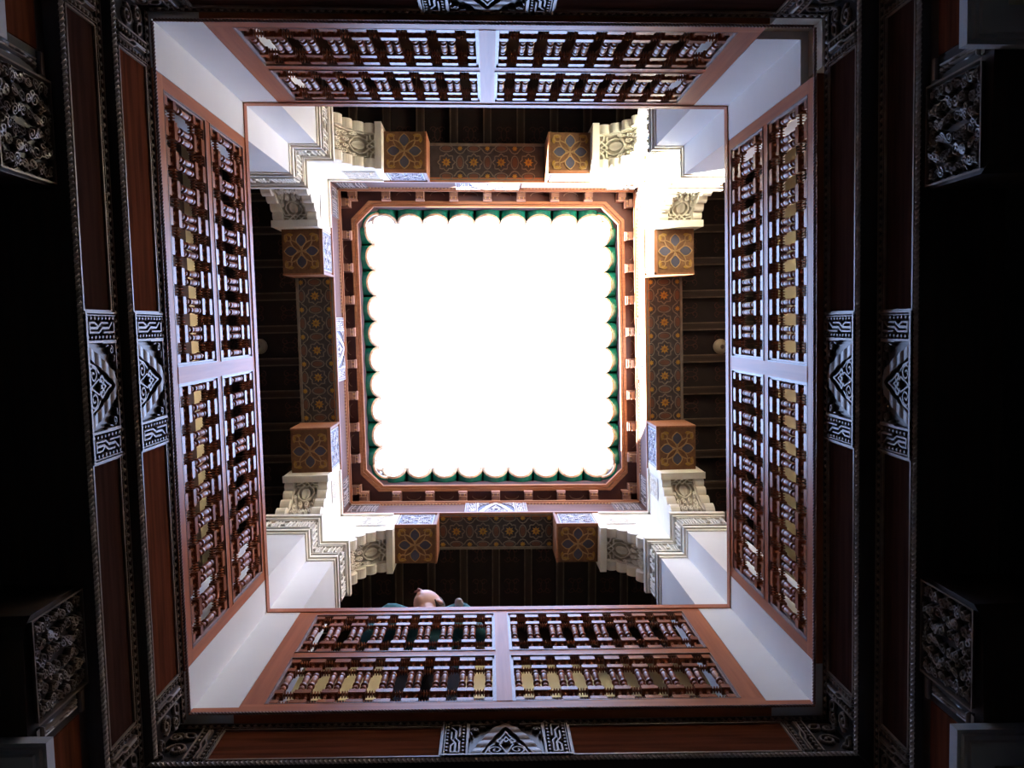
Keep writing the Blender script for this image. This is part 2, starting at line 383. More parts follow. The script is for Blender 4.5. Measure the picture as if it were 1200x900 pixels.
# ------------------------------------------------------------------ 2. UPPER STRUCTURE: corner pillars
def corner_frame(cx, cy, su, sv):
    o = MM(cx, cy); eu = Vector((su, su*SK)); ev = Vector((sv*SK, sv)); return o, eu, ev
ARM, TH = 0.163, 0.29
def Lpoly(d=0.0, arm=ARM):
    return [(-arm-d, -d), (-d, -d), (-d, -arm-d), (TH+d, -arm-d), (TH+d, TH+d), (-arm-d, TH+d)]
CORN = {'north-west': (X0, Y0, -1, -1, 'top left'), 'north-east': (X1, Y0, 1, -1, 'top right'),
        'south-west': (X0, Y1, -1, 1, 'bottom left'), 'south-east': (X1, Y1, 1, 1, 'bottom right')}
for cn, (cx, cy, su, sv, word) in CORN.items():
    o, eu, ev = corner_frame(cx, cy, su, sv)
    r = link('corner_pillar', None, None, (o.x, o.y, 2.96))
    tag(r, 'white plaster corner pillar with a carved capital band at the %s of the sky opening' % word, 'pillar', 'white pillars at the four corners of the upper gallery')
    def W(mb):                       # (u outward x, w outward y, z) -> local
        mb.v = [(a*eu.x+b*ev.x, a*eu.y+b*ev.y, c-2.96) for a, b, c in mb.v]; return mb
    zb = 3.09 if cn == 'north-east' else 2.948
    link('shaft', W(MB().prism(Lpoly(), zb, 4.90, ax=2)).mesh('shaft', 'plaster'), r)
    if zb > 3:
        pl = link('plinth', W(MB().prism(Lpoly(-0.028), 2.962, 3.09, ax=2)).mesh('plinth', 'beige'), r); pl['label'] = 'recessed beige plinth'
    mb = MB()
    for a, b, d in ((4.90, 4.935, 0.006), (4.935, 4.965, 0.016), (4.965, 5.00, 0.010), (5.20, 5.235, 0.022), (5.235, 5.285, 0.034), (5.285, 5.33, 0.018)):
        mb.prism(Lpoly(d), a, b, ax=2)
    mb.prism(Lpoly(0.004), 5.00, 5.20, ax=2)
    band = link('capital_band', W(mb).mesh('capital_band', 'stucco'), r)
    d = 0.004; hh = 0.19
    runs = [((-ARM-d, -d), (1, 0), ARM-d*0, (0, -1)), ((-d, -ARM-d), (0, 1), ARM, (-1, 0)),
            ((-ARM-d, -d), (0, 1), TH, (-1, 0)), ((-d, -ARM-d), (1, 0), TH, (0, -1))]
    for i, (p0, dr, ln, nn) in enumerate(runs):
        g = grid(F_script(ln, hh, 7+i), 0.0, ln, 0.0, hh, int(ln/0.0028), 56,
                 lambda u, v, h, p0=p0, dr=dr, nn=nn: (p0[0]+dr[0]*u+nn[0]*(h+0.001), p0[1]+dr[1]*u+nn[1]*(h+0.001), 5.005+v), 0.012)
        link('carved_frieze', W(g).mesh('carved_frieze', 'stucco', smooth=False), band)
    # upper part of the corner behind the corbels
    link('upper_block', W(MB().prism([(0, 0), (TH, 0), (TH, TH), (0, TH)], 5.33, 6.10, ax=2)).mesh('upper_block', 'plaster'), r)

# ------------------------------------------------------------------ 3. CORBELS (stepped lobed brackets), painted block ends, lintels
TIP = {'north': 0.700, 'south': 0.712, 'east': 0.835, 'west': 0.835}
BLK = {'north': 0.425, 'south': 0.432, 'east': 0.537, 'west': 0.537}
WORD = {'north': 'top', 'south': 'bottom', 'east': 'right', 'west': 'left'}
def t_end_word(side, s):
    # t grows: south -> +X (right), north -> -X (left), east -> -Y (top), west -> +Y (bottom)
    return {'south': ('left', 'right'), 'north': ('right', 'left'), 'east': ('bottom', 'top'), 'west': ('top', 'bottom')}[side][1 if s > 0 else 0]
def lobed(t0, t1, z0, z1, lobes=4, n=7):
    """from the pillar (t0,z0) to the tip (t1,z1): rising scallops"""
    pts = []
    for k in range(lobes):
        a = k/lobes; b = (k+1)/lobes
        def base(u): return (t0+(t1-t0)*(1-math.cos(u*PI/2))**0.75, z0+(z1-z0)*math.sin(u*PI/2)**0.9)
        p, q = base(a), base(b)
        dx, dz = q[0]-p[0], q[1]-p[1]; l = math.hypot(dx, dz)
        sgn = 1 if t1 < t0 else -1
        nx, nz = (sgn*dz/l, -sgn*dx/l)
        if nz > 0: nx, nz = -nx, -nz
        for i in range(n+1):
            u = i/n; hgt = 0.30*l*math.sin(u*PI)**0.8
            pts.append((p[0]+dx*u+nx*hgt, p[1]+dz*u+nz*hgt))
    return pts
for sd_ in order:
    L = SIDE[sd_][2]
    for s in (1, -1):
        J = s*(L-ARM); T = s*TIP[sd_]; B = s*BLK[sd_]
        ew = t_end_word(sd_, s)
        th = Thing('plaster_corbel', sd_, J, 0.0, 5.33,
                   'cream stucco corbel with scalloped edges and pierced arabesque, %s end of the %s lintel' % (ew, WORD[sd_]), 'corbel', 'cream corbels under the lintels')
        ztip = 5.655; tp = T+s*0.045     # start of the flat end plate
        lp = lobed(J, tp, 5.335, ztip)
        back = s*L
        poly = lp+[(tp, 6.098), (back, 6.098), (back, 5.335)]
        th.part('lobed_rib', MB().prism(poly, 0.0, 0.062), 'stucco')
        th.part('lobed_rib', MB().prism(poly, 0.228, 0.29), 'stucco')
        # recessed curved soffit between the ribs
        def cv(u): return (J+(tp-J)*(1-math.cos(u*PI/2))**0.8, 5.36+(ztip-5.36+0.012)*math.sin(u*PI/2)**0.95+0.022)
        cpts = [cv(i/12) for i in range(13)]
        th.part('core', MB().prism(cpts+[(tp, 6.097), (back, 6.097), (back, 5.36)], 0.06, 0.23), 'stucco')
        def place(u, v, h, cv=cv, s=s):
            p = cv(v); q = cv(min(1, v+0.01)); r_ = cv(max(0, v-0.01)); dx, dz = q[0]-r_[0], q[1]-r_[1]; l = math.hypot(dx, dz) or 1
            nx, nz = dz/l, -dx/l
            if nz > 0: nx, nz = -nx, -nz
            return (p[0]+nx*(h+0.001), 0.145+u*0.165, p[1]+nz*(h+0.001))
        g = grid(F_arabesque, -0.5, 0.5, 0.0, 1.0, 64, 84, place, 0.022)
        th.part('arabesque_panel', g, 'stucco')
        th.part('end_plate', MB().box(min(T, tp), max(T, tp), -0.004, 0.296, ztip-0.022, 6.097)
                .box(min(T, tp), max(T, tp), -0.008, 0.300, ztip-0.03, ztip-0.018), 'stucco')
        # carved spandrel on the court face, and its frame
        m0, m1 = (tp+s*0.012), (J+s*0.01)
        c_ = (m0+m1)/2; wv = abs(m1-m0)
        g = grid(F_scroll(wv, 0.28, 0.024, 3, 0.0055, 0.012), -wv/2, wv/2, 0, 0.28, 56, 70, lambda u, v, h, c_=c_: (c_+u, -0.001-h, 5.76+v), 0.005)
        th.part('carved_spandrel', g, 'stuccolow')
        th.part('edge_moulding', MB().box(min(tp, back), max(tp, back), -0.014, 0.0, 6.07, 6.097), 'stucco')
        # painted cedar block that carries on from the corbel
        a, b = sorted((T, B))
        tb = Thing('painted_bracket_block', sd_, (a+b)/2, 0.13, 5.75, 'cedar block painted with four petals, between %s corbel and %s lintel' % (ew, WORD[sd_]), 'bracket', 'painted cedar blocks beside the corbels')
        tb.part('block', MB().box(a, b, 0.0, 0.265, 5.754, 6.098), 'orange')
        tb.part('edge_moulding', MB().box(a, b, -0.012, 0.012, 5.75, 5.764).box(B-0.012 if s > 0 else B, B+0.012 if s < 0 else B, -0.012, 0.267, 5.75, 6.098)
                .box(B-0.004*s-0.007, B-0.004*s+0.007, -0.012, 0.0, 5.75, 6.098), 'tanedge')
        fw = abs(b-a)-0.03; c_ = (a+b)/2+s*0.004
        g = grid(F_scroll(fw, 0.30, 0.022, 5, 0.0050), -fw/2, fw/2, 0, 0.30, 70, 76, lambda u, v, h, c_=c_: (c_+u, -0.001-h, 5.775+v), 0.008)
        tb.part('carved_face', g, 'bluecarve', label='blue and white carved court face')
        # four grey blue petals, outlines and corner leaves on the soffit
        zc = 5.753; cx_, cn_ = (a+b)/2, 0.135
        for q in range(4):
            an = q*PI/2
            pts = leaf(cx_+0.028*math.cos(an), cn_+0.028*math.sin(an), 0.088, 0.034, an)[:-1]
            mbp = MB().prism(pts, zc-0.003, zc+0.001, ax=2); pt = tb.part('petal', mbp, 'bluepetal')
            tb.part('outline', MB().ribbon(pts, 0.006, zc-0.006, zc+0.001, closed=True), 'line', parent=pt)
        mbo = MB(); mbl = MB()
        for q in range(4):
            an = PI/4+q*PI/2
            mbo.ribbon(leaf(cx_, cn_, 0.105, 0.018, an), 0.007, zc-0.005, zc+0.001)
            mbo.ribbon(leaf(cx_+0.10*math.cos(an), cn_+0.10*math.sin(an), 0.055, 0.02, an), 0.006, zc-0.005, zc+0.001)
            for dd in (-0.5, 0.5):
                mbl.prism(leaf(cx_+0.155*math.cos(an), cn_+0.148*math.sin(an), 0.05, 0.012, an+PI+dd*1.6)[:-1], zc-0.004, zc+0.001, ax=2)
        tb.part('crossed_strands', mbo, 'line'); tb.part('corner_leaves', mbl, 'gold')

def flower(r=0.034, n=8):
    pts = []
    for k in range(n*2):
        a = k*PI/n; q = r if k % 2 == 0 else r*0.55; pts.append((q*math.cos(a), q*math.sin(a)))
    return MB().prism(pts, -0.006, 0.001, ax=2).mesh('flower', 'gold')
def flower_eye(): return MB().prism([(0.010*math.cos(k*PI/4), 0.010*math.sin(k*PI/4)) for k in range(8)], -0.009, 0.0, ax=2).mesh('flower_centre', 'orange')
FL, FE = flower(), flower_eye()
FS = flower(0.02); 
def loop(rx, ry, lob=0.0, n=32, ph=0.0):
    return [(rx*math.cos(a)*(1+lob*math.cos(8*a+ph)), ry*math.sin(a)*(1+lob*math.cos(8*a+ph))) for a in [2*PI*k/n for k in range(n)]]
for sd_ in order:
    L = SIDE[sd_][2]; bl = BLK[sd_]-0.012
    th = Thing('painted_lintel', sd_, 0, 0.12, 6.10, 'long cedar lintel painted with gold flowers in a lattice, %s side of the sky opening' % WORD[sd_], 'lintel', 'painted lintels round the sky opening')
    th.part('beam', MB().box(-L-0.10, L+0.10, 0.004, 0.262, 6.102, 6.36), 'slate')
    th.part('edge_bead', MB().box(-bl, bl, 0.244, 0.262, 6.094, 6.103).box(-bl, bl, 0.0, 0.010, 6.094, 6.103), 'lattice')
    p = 0.197; K = int(bl/p); ns = sd_ in ('north', 'south')
    offs = [(-1.5+i)*p for i in range(4)] if ns else [(-2+i)*p for i in range(5)]
    lat = MB(); cn_ = 0.128
    ov = MB()
    for t in offs:
        f = link('flower', FL, th.root, (t, cn_-0.12, 0.002)); link('flower_centre', FE, f)
        lat.ribbon([(t+x, cn_+y) for x, y in loop(0.055, 0.055, 0.13)], 0.0075, 6.097, 6.103, True)
    for t in [o_-p/2 for o_ in offs]+[offs[-1]+p/2]:
        if abs(t) > bl-0.02: continue
        lat.ribbon([(t+x, cn_+y) for x, y in loop(0.026, 0.046)], 0.007, 6.097, 6.103, True)
        for s in (-1, 1):
            link('small_flower', FS, th.root, (t, cn_-0.12+s*0.098, 0.002))
            lat.ribbon([(t-0.045, cn_+s*0.10), (t-0.02, cn_+s*0.068), (t, cn_+s*0.060), (t+0.02, cn_+s*0.068), (t+0.045, cn_+s*0.10)], 0.007, 6.097, 6.103)
        ov.prism([(t+x, cn_+y) for x, y in loop(0.018, 0.036)], 6.0985, 6.103, ax=2)
    for t in offs:
        for s in (-1, 1):
            lat.ribbon([(t+x, cn_+s*0.098+y) for x, y in loop(0.046, 0.024)], 0.006, 6.097, 6.103, True)
            ov.prism([(t+x, cn_+s*0.098+y) for x, y in loop(0.034, 0.016)], 6.0985, 6.103, ax=2)
    th.part('lattice_lines', lat, 'lattice'); th.part('ovals', ov, 'oval')
    # carved fascia above the lintel
    fa = Thing('carved_fascia', sd_, 0, 0, 6.10, 'pinkish brown fascia board with a carved central panel above the %s painted lintel' % WORD[sd_], 'fascia', 'fascia boards above the lintels')
    fa.part('board', MB().box(-L, L, 0.0, 0.03, 6.115, 6.50), 'strip')
    fa.part('lower_moulding', MB().box(-L, L, -0.014, 0.02, 6.098, 6.122).box(-L, L, -0.007, 0.02, 6.122, 6.135), 'tanedge')
    fa.part('upper_moulding', MB().box(-L, L, -0.010, 0.02, 6.455, 6.475).box(-L, L, -0.018, 0.02, 6.475, 6.50), 'tanedge')
    dt = MB(); t = -L+0.03
    while t < L-0.03:
        if abs(t) > 0.26: dt.box(t-0.006, t+0.006, -0.007, 0.001, 6.425, 6.440)
        t += 0.026
    fa.part('dotted_bead', dt, 'line')['kind'] = 'stuff'
    fa.part('central_carving', grid(F_medallion(0.31, 0.235), -0.235, 0.235, 0, 0.31, 130, 80, lambda u, v, h: (u, -0.001-h, 6.137+v), 0.012), 'bluecarve', label='pale blue and white carved panel')
    for s in (-1, 1):
        g = grid(F_script(0.22, 0.30, 31+s), 0, 0.22, 0, 0.30, 70, 60, lambda u, v, h, s=s: (s*(L-0.24+u), -0.001-h, 6.14+v), 0.008)
        fa.part('end_carving', g, 'tancarve')

# ------------------------------------------------------------------ 4. EAVE: modillions, octagonal moulding, green tiles
def oct_ring(d, cut):
    xa, xb, ya, yb = X0+d, X1-d, Y0+d, Y1-d
    return [(xa+cut, ya), (xb-cut, ya), (xb, ya+cut), (xb, yb-cut), (xb-cut, yb), (xa+cut, yb), (xa, yb-cut), (xa, ya+cut)]
def ring_mesh(levels):
    """levels: list of (inset, cut, z) joined into a closed loop profile swept round the octagon"""
    mb = MB(); n = len(levels)
    for d, c, z in levels: mb.v += [tuple(MM(x, y, z)) for x, y in oct_ring(d, c)]
    for i in range(n):
        j = (i+1) % n
        for k in range(8): mb.f.append((i*8+k, i*8+(k+1) % 8, j*8+(k+1) % 8, j*8+k))
    return mb
ev_root = link('octagonal_eave_moulding', None, None, MM(XC, YC, 6.6)); tag(ev_root, 'tan brown moulding with cut corners framing the green tiles and white sky', 'moulding')
def at_root(mb, r): return mb.shift(-r.location.x, -r.location.y, -r.location.z)
link('outer_bead', at_root(ring_mesh([(0.074, 0.14, 6.602), (0.096, 0.135, 6.602), (0.096, 0.135, 6.63), (0.074, 0.14, 6.63)]), ev_root).mesh('outer_bead', 'tanedge'), ev_root)
link('inner_bead', at_root(ring_mesh([(0.099, 0.134, 6.612), (0.118, 0.13, 6.612), (0.118, 0.13, 6.655), (0.099, 0.134, 6.655)]), ev_root).mesh('inner_bead', 'tanedge'), ev_root)
struct('trim_1', ring_mesh([(-0.06, 0.005, 6.632), (0.112, 0.133, 6.632), (0.112, 0.133, 6.66), (-0.06, 0.005, 6.66)]), 'eavered', label='dark red eave soffit boarding')
struct('trim_2', ring_mesh([(0.10, 0.134, 6.66), (0.122, 0.14, 6.70), (0.124, 0.16, 6.735), (0.124, 0.16, 6.765), (-0.02, 0.134, 6.765), (-0.02, 0.134, 6.66)]), 'mortar', label='dark mortar bed under the green tiles')
mod_me = MB().box(-0.030, 0.030, -0.066, 0.03, 6.535-6.5, 6.632-6.5).box(-0.030, 0.030, -0.05, 0.03, 0.018, 0.036).box(-0.030, 0.030, -0.02, 0.03, 0.0, 0.02).mesh('block', 'corbelend')
tip_me = MB().box(-0.034, 0.034, -0.078, -0.066, 0.060, 0.131).mesh('pale_tip', 'paletip')
side_me = MB().box(0.030, 0.036, -0.078, 0.03, 0.10, 0.131).mesh('side_bead', 'paletip')
gro_me = MB().box(-0.019, -0.012, -0.068, -0.002, 0.029, 0.034).box(0.012, 0.019, -0.068, -0.002, 0.029, 0.034).mesh('groove_bead', 'line')
arc_me = MB().ribbon([(0.055*math.cos(a), -0.03+0.03*math.sin(a)) for a in [PI*k/10 for k in range(11)]], 0.006, -0.003, 0.001).mesh('painted_arc', 'arc')
mod0 = link('modillion', None, None); 
for nm, me_ in (('block', mod_me), ('pale_tip', tip_me), ('side_bead', side_me), ('groove_bead', gro_me)): link(nm, me_, mod0)
used = [False]
def copy_thing(r):
    c = r.copy(); C.objects.link(c)
    for ch in r.children:
        d = ch.copy(); C.objects.link(d); d.parent = c
    return c
ORD = ['first', 'second', 'third', 'fourth', 'fifth', 'sixth', 'seventh', 'eighth', 'ninth', 'tenth', 'eleventh', 'twelfth']
def put_row(proto, flag, side, ts, n, z, label, cat, group):
    # ordinals run left to right (north, south) or top to bottom (east, west) in the photo
    srt = sorted(ts, key=lambda t: t if side in ('south', 'west') else -t)
    for i, t in enumerate(srt):
        o = proto if not flag[0] else copy_thing(proto); flag[0] = True
        o.location = SP(side, t, n, z); o.rotation_euler = (0, 0, SIDE[side][1])
        frm = 'left' if side in ('north', 'south') else 'top'
        tag(o, label % (ORD[i], frm), cat, group)
MT = {'north': [k*0.262 for k in range(-3, 4)]+[-1.045, 1.045], 'south': [k*0.262 for k in range(-3, 4)]+[-1.045, 1.045],
      'east': [(k+0.5)*0.25 for k in range(-4, 4)]+[-1.125, 1.125], 'west': [(k+0.5)*0.25 for k in range(-4, 4)]+[-1.125, 1.125]}
for sd_ in order:
    put_row(mod0, used, sd_, MT[sd_], 0.0, 6.5, 'small brown stepped eave bracket, %s from the %s in the '+WORD[sd_]+' row', 'bracket', 'eave brackets under the tiles')
    tr = Thing('panel_ornament', sd_, 0, 0, 6.63, 'row of faint ochre arcs painted between the %s eave brackets' % WORD[sd_], 'painting')
    ms = sorted(MT[sd_])
    for a, b in zip(ms[1:-2], ms[2:-1]): tr.inst('painted_arc', arc_me, (a+b)/2, 0, 6.629)
# corner brackets: the stepped blocks that fill the mitre
def tile_mesh(r=0.1045, th=0.016, l0=0.06, ltr=-0.158, lrim=-0.216, seg=12):
    """channel tile, axis along n: trough down; the open end leans so that the rims reach further into the court"""
    mb = MB(); rings = []
    for rad in (r, r-th):
        for e in (0, 1):
            row = []
            for k in range(seg+1):
                a = PI*k/seg; x = rad*math.cos(a); z = -rad*math.sin(a)
                y = l0 if e == 0 else lrim+(ltr-lrim)*math.sin(a)**1.0
                row.append((x, y, z+r+(0.02 if e == 0 else 0)))
            rings.append(row)
    n = seg+1
    mb.v = [p for row in rings for p in row]
    for k in range(seg):
        mb.f += [(k, k+1, n+k+1, n+k), (2*n+k, 3*n+k, 3*n+k+1, 2*n+k+1), (k, 2*n+k, 2*n+k+1, k+1)]
    for k in (0, seg): mb.f.append((k, n+k, 3*n+k, 2*n+k))
    rim = MB()
    rim.v = [(p[0], p[1]-0.0, p[2]) for p in rings[1]]+[(p[0]*0.90, p[1]-0.008, p[2]) for p in rings[3]]+[(p[0]*1.0, p[1]-0.013, p[2]) for p in rings[1]]+[(p[0]*0.92, p[1]-0.017, p[2]+0.002) for p in rings[3]]
    for k in range(seg):
        rim.f += [(k, 2*n+k, 2*n+k+1, k+1), (2*n+k, 3*n+k, 3*n+k+1, 2*n+k+1), (n+k, n+k+1, 3*n+k+1, 3*n+k)]
    return mb, rim
tb_, tr_ = tile_mesh()
tile0 = link('glazed_eave_tile', None, None); link('channel', tb_.mesh('channel', 'glaze', smooth=True), tile0); link('chipped_rim', tr_.mesh('chipped_rim', 'tilerim', smooth=True), tile0)
tflag = [False]
TT = {'north': [k*0.208 for k in range(-4, 5)], 'south': [k*0.208 for k in range(-4, 5)],
      'east': [(k+0.5)*0.2055 for k in range(-5, 5)], 'west': [(k+0.5)*0.2055 for k in range(-5, 5)]}
for sd_ in order:
    put_row(tile0, tflag, sd_, TT[sd_], 0.0, 6.715, 'green glazed eave tile, %s from the %s in the '+WORD[sd_]+' row', 'tile', 'green roof tiles round the sky')
for cn, (cx, cy, su, sv, word) in CORN.items():
    o = copy_thing(tile0); p = MM(cx-su*0.088, cy-sv*0.088); o.location = (p.x, p.y, 6.675)
    o.rotation_euler = (0, 0, math.atan2(sv, su)-PI/2); o.scale = (0.95, 0.95, 0.95)
    o['label'] = 'green glazed tile set diagonally across the %s corner of the sky opening' % word
# roof mass over the galleries keeps the daylight out
def sq_ring(d0, d1, z0, z1):
    mb = MB(); P = []
    for d, z in ((d0, z0), (d1, z0), (d1, z1), (d0, z1)): P += [tuple(MM(x, y, z)) for x, y in ((X0-d, Y0-d), (X1+d, Y0-d), (X1+d, Y1+d), (X0-d, Y1+d))]
    mb.v = P
    for i in range(4):
        j = (i+1) % 4
        for k in range(4): mb.f.append((i*4+k, i*4+(k+1) % 4, j*4+(k+1) % 4, j*4+k))
    return mb
struct('ceiling_roof', sq_ring(0.0, 1.6, 6.735, 7.30), 'mortar', label='roof slab above the galleries')
struct('wall_core', sq_ring(0.031, 0.29, 6.365, 6.73), 'beam', label='wall head behind the fascia boards')
struct('wall_roof_edge', sq_ring(GW+0.2, GW+0.3, 6.4, 6.8), 'mortar', label='outer wall head')
struct('wall_ground_core', sq_ring(0.34, 0.40, 2.40, 2.80), 'darkwall', label='dark bressummer behind the friezes')

# ------------------------------------------------------------------ 5. BALUSTRADES of turned wood
def post_mesh(H):
    """one turned post: four square blocks, necks between them and the tall baluster"""
    mb = MB(); hb = 0.0156
    lev = [(0.0, 0.075), (0.20, 0.285), (0.70, 0.785), (0.905, 1.0)]
    for a, b in lev:
        a, b = a*H, b*H
        c = 0.005
        if a == 0: c0 = 0
        mb.box(-hb, hb, -hb, hb, a+(0.003), b-(0.003)); mb.box(-hb*0.8, hb*0.8, -hb*0.8, hb*0.8, a, b)
    def neck(a, b):
        a, b = a*H, b*H; m = (a+b)/2
        mb.lathe([(0.009, a-0.002), (0.0115, a+0.004), (0.0065, a+0.010), (0.0060, m-0.004), (0.0085, m), (0.0060, m+0.004), (0.0065, b-0.010), (0.0115, b-0.004), (0.009, b+0.002)], seg=10)
    neck(0.075, 0.20); neck(0.785, 0.905)
    a, b = 0.285*H, 0.70*H; l = b-a
    mb.lathe([(0.0135, a-0.002), (0.0145, a+0.006), (0.012, a+0.012), (0.008, a+0.017), (0.0125, a+0.024), (0.0135, a+0.034), (0.0075, a+l*0.30), (0.0145, a+l*0.34),
              (0.0145, a+l*0.40), (0.0085, a+l*0.43), (0.0125, a+l*0.56), (0.0140, a+l*0.70), (0.0115, a+l*0.82), (0.0145, a+l*0.85), (0.0145, a+l*0.90), (0.009, a+l*0.93), (0.012, b+0.002)], seg=12)
    return mb.mesh('baluster', 'turned')
def spindle_mesh(ln):
    """small horizontal bead spindle with sharp discs, axis along x"""
    pr = [(0.005, -ln/2)]; n = 4
    for k in range(n):
        x = -ln/2+ln*(k+0.5)/n
        pr += [(0.0055, x-0.0034), (0.0145, x-0.0008), (0.0145, x+0.0008), (0.0055, x+0.0034)]
    pr.append((0.005, ln/2))
    return MB().lathe(pr, seg=8, ax=0).mesh('bead_spindle', 'turned')
PZ = [(3.035, 3.448), (3.522, 3.962)]
PM = [post_mesh(b-a-0.004) for a, b in PZ]
BLAB = {'north': 'blue sheened balustrade of turned spindles at the top, under the upper plain joists',
        'south': 'balustrade of turned spindles at the bottom, where a person leans over',
        'east': 'balustrade of turned spindles on the right with cream light in its holes',
        'west': 'balustrade of turned spindles on the left, darkest holes and violet sheen'}
def rope(mb, t0, t1, n, z, r=0.0075, pitch=0.030):
    """twisted square bar along t"""
    st = int((t1-t0)/(pitch/6)); o = len(mb.v)
    for i in range(st+1):
        x = t0+(t1-t0)*i/st; a0 = x/pitch*PI
        for k in range(4):
            a = a0+k*PI/2; mb.v.append((x, n+r*math.cos(a), z+r*math.sin(a)))
    for i in range(st):
        for k in range(4): mb.f.append((o+i*4+k, o+i*4+(k+1) % 4, o+(i+1)*4+(k+1) % 4, o+(i+1)*4+k))
    return mb
for sd_ in order:
    L = SIDE[sd_][2]; E_ = L-ARM-0.002; ns = sd_ in ('north', 'south')
    es = 0.085 if ns else 0.048; cs = 0.030
    th = Thing('balustrade', sd_, 0, 0.02, 2.936, BLAB[sd_], 'balustrade', 'four turned wood balustrades round the court')
    f0, f1 = 0.0, 0.045
    th.part('handrail', MB().box(-L+0.002, L-0.002, -0.005, -0.001, 4.010, 4.058).box(-E_, E_, -0.001, 0.062, 4.028, 4.060), 'wood')
    th.part('top_rail', MB().box(-E_, E_, f0, f1, 3.975, 4.028), 'wood')
    th.part('bottom_rail', MB().box(-E_, E_, f0, f1, 2.936, 3.022), 'wood')
    if sd_ == 'south': th.part('foot_strip', MB().box(-L+0.003, L-0.003, -0.006, -0.001, 2.940, 2.985), 'wood')
    th.part('rope_moulding', rope(MB(), -L+0.01, L-0.01, -0.006, 2.940, 0.006, 0.024), 'inlay')
    th.part('middle_rail', MB().box(-E_+es, -cs, f0+0.002, f1, 3.458, 3.512).box(cs, E_-es, f0+0.002, f1, 3.458, 3.512), 'wood')
    th.part('stile', MB().box(-cs, cs, f0-0.002, f1, 3.022, 3.975), 'woodv')
    th.part('stile', MB().box(-E_, -E_+es, f0, f1, 3.022, 3.975), 'woodv'); th.part('stile', MB().box(E_-es, E_, f0, f1, 3.022, 3.975), 'woodv')
    ng = 8 if ns else 9
    for hs in (-1, 1):
        a, b = (cs, E_-es) if hs > 0 else (-E_+es, -cs)
        for pi_, (za, zb) in enumerate(((3.022, 3.458), (3.512, 3.975))):
            q = 0.013
            mm = MB().box(a, b, f0+0.006, 0.03, za, za+q).box(a, b, f0+0.006, 0.03, zb-q, zb).box(a, a+q, f0+0.006, 0.03, za+q, zb-q).box(b-q, b, f0+0.006, 0.03, za+q, zb-q)
            mm.box(a, b, f0-0.001, f0+0.006, za, za+0.005).box(a, b, f0-0.001, f0+0.006, zb-0.005, zb).box(a, a+0.005, f0-0.001, f0+0.006, za, zb).box(b-0.005, b, f0-0.001, f0+0.006, za, zb)
            th.part('panel_moulding', mm, 'inlay')
            xa, xb = a+q+0.001, b-q-0.001; pt = (xb-xa)/ng
            sp_l = pt-0.063+0.001
            spm = spindle_mesh(sp_l)
            z0_, z1_ = za+q, zb-q; H = z1_-z0_
            me = post_mesh(H)
            for k in range(ng+1):
                x = xa+k*pt
                if k < ng: th.inst('baluster', me, x+0.0159, 0.018, z0_)
                if k > 0: th.inst('baluster', me, x-0.0159, 0.018, z0_)
                if k < ng:
                    for fz in (0.038, 0.243, 0.743, 0.953): th.inst('bead_spindle', spm, x+pt/2, 0.018, z0_+fz*H)

